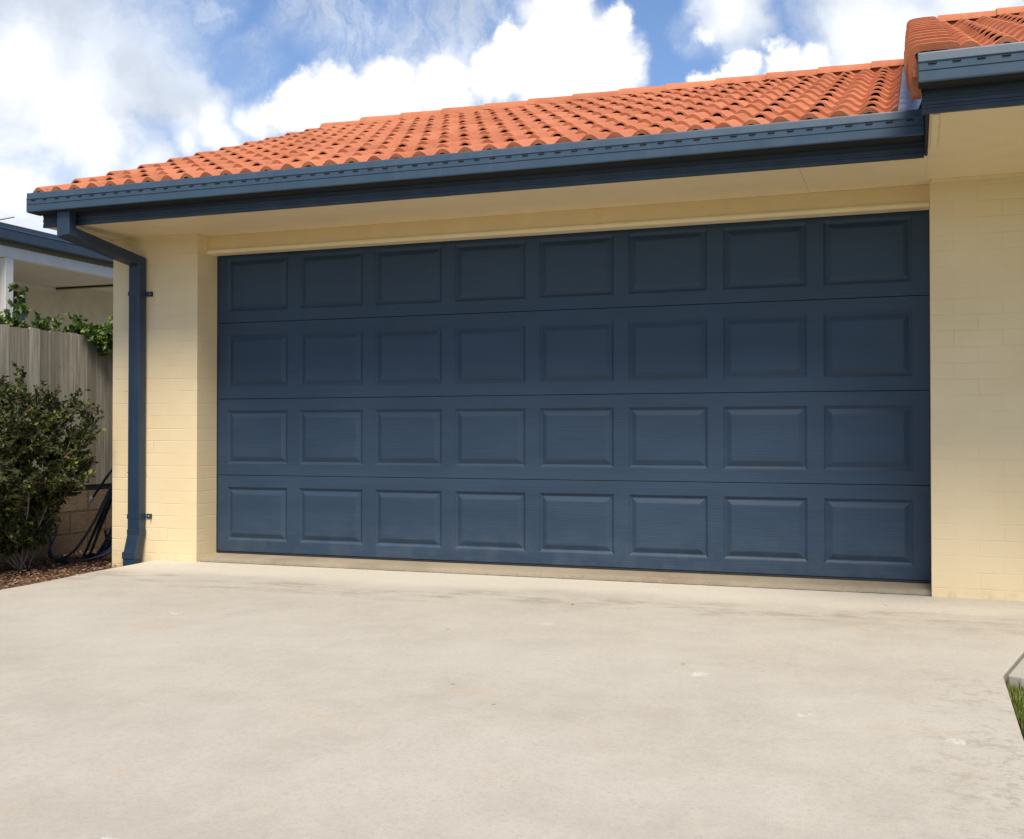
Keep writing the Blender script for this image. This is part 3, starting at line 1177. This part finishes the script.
# flashing between the two roofs: a dressed metal strip with small ribs
b = MB()
rows = []
ns = 120
for i in range(ns + 1):
    s = 0.02 + 4.0 * i / ns
    row = []
    for j in range(7):
        x = 4.505 + 0.135 * j / 6
        h = 0.022 + 0.006 * math.sin(i * 2.2 + j * 1.0) + (0.05 if j == 6 else 0)
        row.append((x, -0.868 + CT * s - ST * h, 2.376 + ST * s + CT * h))
    rows.append(row)
b.grid(rows, True)
b.build('flashing', M['flash'], garage)

# ------------------------------------------------------------------ fence and retaining wall
fo = (-1.60, 0.0, GB)
fence = empty('fence', fo)
tag(fence, 'weathered grey timber paling fence standing behind the bush at the left', 'fence')
rnd = random.Random(4)
b = Off(fo)
y = -6.0
k = 0
while y < 9.0:
    wd = 0.100 + rnd.uniform(-0.004, 0.004)
    off = rnd.uniform(0, 0.003)
    top = 1.612 + rnd.uniform(-0.006, 0.008)
    cut = rnd.uniform(-0.004, 0.004)
    xx = -1.618 + off
    lean = rnd.uniform(-0.003, 0.003)
    pts = [(y, 0.42), (y + wd, 0.42), (y + wd + lean, top + cut - 0.004), (y + wd - 0.008 + lean, top + cut), (y + 0.008 + lean, top - cut), (y + lean, top - cut - 0.004)]
    tone = rnd.random() ** 1.6
    for xa in (xx, xx + 0.014):
        b.poly([(xa, *p) for p in pts], tone=tone)
    for q in range(6):
        p1, p2 = pts[q], pts[(q + 1) % 6]
        b.poly([(xx, *p1), (xx + 0.014, *p1), (xx + 0.014, *p2), (xx, *p2)], tone=tone)
    y += wd + 0.002
    k += 1
b.build('palings', M['wood'], fence, tone=True)
for z in (0.62, 1.40):
    b = Off(fo)
    b.box(-1.680, -1.6195, -6, 9, z - 0.035, z + 0.035, 0.3)
    b.build('rail', M['wood'], fence, tone=True)
for yy in (-4.6, -2.2, 0.2, 2.6, 5.0, 7.4):
    b = Off(fo)
    b.box(-1.765, -1.682, yy - 0.04, yy + 0.04, -0.16, 1.55, 0.4)
    b.build('post', M['wood'], fence, tone=True)

ro = (-1.62, 0, GB)
rw = empty('retaining_wall', ro)
tag(rw, 'low brown block retaining wall under the timber fence, behind the hose', 'retaining wall')
b = Off(ro)
b.box(-1.675, -1.594, -6, 9, -0.24, 0.372)
b.build('blockwork', M['block'], rw, uv=True)
b = Off(ro)
b.box(-1.665, -1.606, -6, 9, 0.3735, 0.416)
b.build('packing_strip', M['dark'], rw)

# ------------------------------------------------------------------ hose
def smooth_path(pts, n=8):
    P = [Vector(p) for p in pts]
    out = []
    for i in range(len(P) - 1):
        p0, p1, p2, p3 = P[max(i - 1, 0)], P[i], P[i + 1], P[min(i + 2, len(P) - 1)]
        for k in range(n):
            t = k / n
            out.append(0.5 * ((2 * p1) + (-p0 + p2) * t + (2 * p0 - 5 * p1 + 4 * p2 - p3) * t * t + (-p0 + 3 * p1 - 3 * p2 + p3) * t ** 3))
    out.append(P[-1])
    return out


ho = (-1.1, 0.15, GB)
hose = empty('garden_hose', ho)
tag(hose, 'dark blue garden hose hanging in loops beside the corner of the brick wall', 'hose')
hr = 0.0095
b = Off(ho)
# a hanging bundle of coils behind the corner of the wall
for k in range(5):
    dxk, dyk = 0.016 * k, 0.02 * (k % 3)
    pts = [(-0.90, 0.20 + dyk, 0.70), (-0.985 - dxk * .3, 0.16 + dyk, 0.50 - .01 * k), (-1.085 - dxk * .5, 0.13 + dyk, 0.22), (-1.165 - dxk, 0.11 + dyk, -0.02),
           (-1.195 - dxk, 0.10 + dyk, -0.090), (-1.165 - dxk * .6, 0.12 + dyk, -0.098 + .005 * k), (-1.09, 0.16 + dyk, 0.03 - .02 * k), (-1.00, 0.20 + dyk, 0.25), (-0.90, 0.24 + dyk, 0.60)]
    b.tube(smooth_path(pts), hr, 7)
# the loops lying on the mulch
pts = [(-0.92, 0.16, 0.62), (-1.02, 0.12, 0.42), (-1.115, 0.05, 0.16), (-1.22, -0.03, -0.04), (-1.33, -0.08, -0.100), (-1.44, -0.04, -0.065), (-1.492, 0.06, 0.03), (-1.500, 0.10, 0.12),
       (-1.52, 0.0, 0.22), (-1.50, -0.14, 0.28)]
b.tube(smooth_path(pts), hr, 7)
for k in range(3):
    e = 0.022 * k
    pts = [(-1.50, -0.16, 0.24), (-1.515, -0.06, 0.16), (-1.492 + e, 0.02, 0.06 - e), (-1.46 + e * .8, 0.0, -0.03 - e * .6), (-1.36 + e * .4, -0.08 + e, -0.098), (-1.20, -0.12 + e, -0.105), (-1.06, -0.06 + e, -0.090), (-0.93, 0.04 + e, -0.03 + e), (-0.86, 0.12 + e, 0.10)]
    if k:
        pts = pts[4:]
    b.tube(smooth_path(pts), hr, 7)
pts = [(-1.13, 0.2, 0.10), (-1.12, 0.22, 0.0), (-1.05, 0.24, -0.07), (-0.96, 0.2, -0.06), (-0.90, 0.2, -0.02)]
b.tube(smooth_path(pts), hr, 7)
b.build('hose_coil', M['hose'], hose)
b = Off(ho)
pts = [(-0.88, 0.17, 0.70), (-0.99, 0.16, 0.60), (-1.07, 0.15, 0.51), (-1.14, 0.145, 0.42), (-1.20, 0.14, 0.345)]
b.tube(smooth_path(pts), hr, 7)
b.build('hose_end', M['hose'], hose)
b = Off(ho)
b.tube([(-1.195, 0.14, 0.352), (-1.208, 0.138, 0.335), (-1.222, 0.137, 0.312)], [0.014, 0.015, 0.008], 8)
b.build('connector', M['metal'], hose)
# hanging bracket on the side wall
b = Off(ho)
b.box(-0.712, -0.705, 0.10, 0.30, 0.62, 0.80)
b.tube([(-0.71, 0.2, 0.70), (-0.93, 0.2, 0.69), (-0.95, 0.2, 0.75)], 0.012, 8)
b.build('hanger', M['metal'], hose)


# ------------------------------------------------------------------ shrubs
def leaf(b, p, d, L, Wd, rnd, tone):
    """a folded, pointed leaf of four faces"""
    d = d.normalized()
    side = d.cross(Vector((rnd.uniform(-1, 1), rnd.uniform(-1, 1), rnd.uniform(0.2, 1))))
    if side.length < 1e-3:
        side = Vector((1, 0, 0))
    side.normalize()
    nr = side.cross(d)
    if nr.z < 0:
        nr = -nr
    m1 = p + d * L * 0.45
    tip = p + d * L - nr * L * 0.10
    a = m1 + side * Wd + nr * Wd * 0.35
    c = m1 - side * Wd + nr * Wd * 0.35
    b.poly([p, a, tip, m1], tone=tone)
    b.poly([p, m1, tip, c], tone=tone)


def shrub(base, targets, name, label, seed, lmat, leafL, leafW, per, group=None, stem_r=0.012, cat='shrub', twig=0.85, mains=0, neck=None):
    rnd = random.Random(seed)
    root = empty(name, base)
    tag(root, label, cat, group)
    st, lf = Off(base), Off(base)
    B = Vector(base)
    trunks = []
    if neck:
        nk = Vector(neck)
        st.tube(smooth_path([B, B.lerp(nk, 0.5) + Vector((-0.03, 0.02, 0)), nk], 6), stem_r, 6, False)
    for T in targets:
        T = Vector(T)
        off = Vector((rnd.uniform(-.03, .03), rnd.uniform(-.03, .03), 0))
        S0 = B + off
        if neck:
            S0 = Vector(neck) + off
        if mains and len(trunks) >= mains:
            # branch off the nearest main stem
            S0 = min((tp for tk in trunks for tp in tk[6:13]), key=lambda q: (q - T).length + rnd.uniform(0, 0.1))
        mid_ = S0.lerp(T, 0.5) + Vector((rnd.uniform(-.05, .05), rnd.uniform(-.05, .05), rnd.uniform(-0.08, 0.03)))
        path = smooth_path([S0, S0.lerp(mid_, 0.5), mid_, T], 5)
        if mains and len(trunks) < mains:
            trunks.append(path)
        elif mains:
            off = None
        n = len(path)
        rs = rnd.random() ** 2 if off is not None else -0.45
        st.tube(path, [stem_r * (1 - 0.85 * i / n) * (0.4 + 0.6 * rs) + 0.0012 for i in range(n)], 5, False)
        L_tot = (T - B).length
        d_end = (path[-1] - path[-4]).normalized()
        # leafy side twigs over the outer part of the branch
        start = max(1, int(n * (0.15 if neck else 0.42)))
        for q in range(per):
            i = rnd.randint(start, n - 1)
            p0 = path[i]
            dd = Vector((rnd.gauss(0, 1), rnd.gauss(0, 1), rnd.gauss(0.25, 0.8))).normalized()
            tw = rnd.uniform(0.05, 0.12) * twig
            p1 = p0 + (dd * 0.75 + d_end * 0.5) * tw
            if p1.z < base[2] + 0.12:
                continue
            st.tube([p0, p0.lerp(p1, 0.5) + Vector((0, 0, -0.008)), p1], [0.0028, 0.002, 0.0012], 3, False)
            nl = rnd.randint(8, 13)
            shade = rnd.random()
            for k in range(nl):
                tpos = 0.2 + 0.8 * k / (nl - 1)
                p = p0.lerp(p1, tpos)
                ld = (p1 - p0).normalized() * 0.6 + Vector((rnd.gauss(0, 1), rnd.gauss(0, 1), rnd.gauss(0.2, 0.8))).normalized()
                tn = min(0.95, max(0, 0.6 * shade + 0.4 * rnd.random()))
                if rnd.random() < 0.03:
                    tn = 0.96
                if rnd.random() < 0.004:
                    tn = 1.0
                leaf(lf, p, ld, leafL * rnd.uniform(0.6, 1.15), leafW * rnd.uniform(0.7, 1.2), rnd, tn)
    st.build('stems', M['bark'], root)
    lf.build('foliage', lmat, root, tone=True)
    return root


rnd = random.Random(31)
tg = []
base = (-1.22, -0.52, GB)
cands = 0
while len(tg) < 190 and cands < 5000:
    cands += 1
    v = Vector((rnd.gauss(0, 1), rnd.gauss(0, 1), rnd.gauss(0, 1))).normalized() * (rnd.uniform(0.45, 1.0) ** 0.5)
    x, y_, z = -1.16 + v.x * 0.43, -0.78 + v.y * 0.72, 0.62 + v.z * 0.55
    # the bush narrows low on its right-hand side, and has an opening through it
    if z < 0.50 and x > -0.93 - (0.50 - z) * 0.8:
        continue
    if x < -1.56:
        continue
    tg.append((x, y_, z))
tg += [(-0.76, -0.42, 0.84), (-0.78, -0.42, 0.90), (-0.86, -0.45, 0.98), (-0.92, -0.40, 1.04), (-1.28, -0.5, 1.22), (-0.72, -0.42, 0.86), (-0.80, -0.38, 0.95), (-1.18, -0.5, 0.14), (-1.14, -0.55, 0.05), (-1.10, -0.6, 0.10), (-1.20, -0.72, 0.05), (-1.10, -0.75, 0.12), (-1.18, -0.9, 0.08), (-1.05, -0.85, 0.16), (-1.25, -1.0, 0.08), (-1.2, -.62, .2), (-1.08, -.95, .22), (-1.30, -0.6, 0.10)]
shrub(base, tg, 'shrub', 'dense dark green bush with small glossy leaves in the mulch bed left of the garage', 41, M['leaf'], 0.038, 0.0115, 24, stem_r=0.009, twig=1.15, mains=10)

hedge = [((-1.82, -0.35, 1.0), [(-1.80, -0.30, 1.66), (-1.83, -0.20, 1.64), (-1.86, -0.42, 1.68), (-1.78, -0.12, 1.66), (-1.85, -0.10, 1.63), (-1.8, -.25, 1.66)], 'low leafy shrub sprays above the fence in front of the white post', 7),
         ((-1.86, 0.02, 1.0), [(-1.82, 0.04, 1.93), (-1.83, 0.06, 1.85), (-1.86, 0.0, 1.80), (-1.80, 0.05, 1.74), (-1.84, 0.09, 1.68), (-1.86, -.05, 1.65)], 'tallest upright green shoot rising above the fence beside the white post', 16),
         ((-1.88, 0.30, 1.0), [(-1.82, 0.26, 1.70), (-1.84, 0.34, 1.68), (-1.80, 0.20, 1.62), (-1.82, 0.40, 1.62), (-1.83, .30, 1.62), (-1.79, .44, 1.66)], 'bright green shrub tuft in the middle of the fence top', 9),
         ((-1.86, 0.62, 1.0), [(-1.80, 0.57, 1.75), (-1.82, 0.66, 1.70), (-1.80, 0.52, 1.63), (-1.80, 0.72, 1.66), (-1.8, .62, 1.7), (-1.8, .66, 1.66)], 'green shrub with a pointed shoot near the end of the fence top', 9)]
rnd = random.Random(55)
for base_, tgs, lab, per in hedge:
    tgs = tgs + [(-1.80 + rnd.uniform(-.06, .05), base_[1] + rnd.uniform(-.2, .2), 1.60 + rnd.uniform(-.04, .05)) for _ in range(12)]
    shrub(base_[:2] + (-0.18,), tgs, 'hedge_shrub', lab, int(abs(base_[1]) * 100) + 3, M['hleaf'], 0.050, 0.017, per + 4, group='shrubs growing behind the timber fence', stem_r=0.008, cat='shrub')
# the one hanging over towards the garage
tgs = [(-1.72, 0.88, 1.70), (-1.66, 0.96, 1.66), (-1.62, 1.00, 1.62), (-1.54, 0.66, 1.60), (-1.55, 0.58, 1.58), (-1.54, 0.64, 1.52), (-1.54, 0.72, 1.50), (-1.56, 0.50, 1.61), (-1.54, 0.70, 1.45), (-1.54, 0.78, 1.56), (-1.60, 0.80, 1.62), (-1.64, 0.76, 1.66), (-1.55, .94, 1.46), (-1.8, .8, 1.62), (-1.82, .9, 1.64), (-1.8, 1.0, 1.66), (-1.78, 1.1, 1.66), (-1.8, 1.2, 1.66), (-1.55, .86, 1.60), (-1.53, .90, 1.55)]
shrub((-1.78, 0.95, -0.18), tgs, 'hedge_shrub', 'shrub drooping over the fence top next to the corner of the garage', 77, M['hleaf'], 0.050, 0.017, 12, group='shrubs growing behind the timber fence', stem_r=0.008, neck=(-1.74, 0.72, 1.655))

# ------------------------------------------------------------------ the house next door
no = (-4.5, 2.0, -0.19)
nb = empty('neighbouring_house', no)
tag(nb, 'beige neighbouring house with a white patio post and dark blue gutter beyond the fence', 'house')
NY0, NY1 = -5.0, 8.0


def nbox(name, m, *a, parent=nb, bevel=0):
    b = Off(no)
    b.box(*a)
    return b.build(name, m, parent, bevel=bevel)


b = Off(no)
gp_ = [(-3.600, 2.700), (-3.594, 2.706), (-3.594, 2.79), (-3.590, 2.80), (-3.597, 2.812), (-3.600, 2.852), (-3.612, 2.852), (-3.612, 2.712), (-3.70, 2.712), (-3.70, 2.700)]
n = len(gp_)
for i in range(n):
    a_, c_ = gp_[i], gp_[(i + 1) % n]
    b.poly([(a_[0], NY0, a_[1]), (a_[0], NY1, a_[1]), (c_[0], NY1, c_[1]), (c_[0], NY0, c_[1])])
b.build('gutter', M['nbgut'], nb)
# shallow ribbed roof sheet
b = Off(no)
rows = []
for i in range(0, 261):
    y = NY0 + i * 0.05
    rb = 0.018 if i % 4 == 0 else 0.0
    rows.append([(-3.64, y, 2.795 + rb), (-8.5, y, 2.99 + rb)])
b.grid(rows, False)
b.build('roof', M['nbgut'], nb)
nbox('fascia', M['nbfas'], -3.735, -3.703, NY0, NY1, 2.655, 2.79)
nbox('beam', M['nbwhite'], -3.76, -3.690, NY0, NY1, 2.545, 2.654, bevel=0.004)
for yy in (1.80, -2.2, 5.9):
    nbox('post', M['nbwhite'], -3.775, -3.685, yy, yy + 0.10, -0.2, 2.544, bevel=0.004)
nbox('patio_ceiling', M['nbceil'], -5.2, -3.765, NY0, 4.08, 2.600, 2.62)
nbox('ceiling_beam', M['glass'], -5.2, -3.765, 4.085, 4.16, 2.578, 2.64)
nbox('eave_lining', M['nbwhite'], -5.2, -3.765, 4.165, NY1, 2.66, 2.68)
nbox('wall', M['nbwall'], -5.6, -5.2, NY0, 7.8, -0.2, 2.80)
nbox('cornice', M['nbwhite'], -5.198, -5.16, NY0, 4.08, 2.545, 2.598)
wn = nbox('window', M['nbwhite'], -5.198, -5.17, 2.2, 3.62, 0.9, 2.50)
nbox('pane', M['glass'], -5.1695, -5.165, 2.24, 3.60, 0.94, 2.48, parent=wn)
b = Off(no)
b.tube([(-4.2, 2.15, 2.80), (-4.2, 2.15, 2.995)], 0.010, 6)
b.tube([(-4.2, 1.9, 2.93), (-4.2, 2.15, 2.995), (-4.2, 2.43, 3.085)], 0.009, 6)
b.build('aerial', M['metal'], nb)

# ------------------------------------------------------------------ small fallen leaves
rnd = random.Random(9)


def fallen(x, y, z, L, a, label, tone):
    b = MB()
    d = Vector((math.cos(a), math.sin(a), 0))
    s = Vector((-d.y, d.x, 0))
    pts = []
    for u, w_ in ((-1, 0), (-.5, .3), (.1, .42), (.6, .22), (1, 0), (.6, -.22), (.1, -.42), (-.5, -.3)):
        p = d * (u * L) + s * (w_ * L)
        p.z = 0.003 + 0.18 * L * abs(w_) + 0.1 * L * u * u
        pts.append(p)
    c0 = Vector((0, 0, 0.002))
    for i in range(8):
        b.poly([c0, pts[i], pts[(i + 1) % 8]], tone=tone)
    o = b.build('fallen_leaf', M['litter'], tone=True)
    o.location = (x, y, z)
    tag(o, label, 'leaf')


fallen(4.965, -2.60, -0.045, 0.022, 0.6, 'red fallen leaf lying on the lawn at the right edge', 1.0)
fallen(5.0, -2.72, -0.045, 0.018, 2.2, 'smaller brown leaf on the lawn nearer the viewer', 0.5)
fallen(2.95, -1.15, G, 0.012, 1.0, 'tiny curled brown leaf on the driveway in front of the door', 0.3)

scene.render.engine = 'CYCLES'
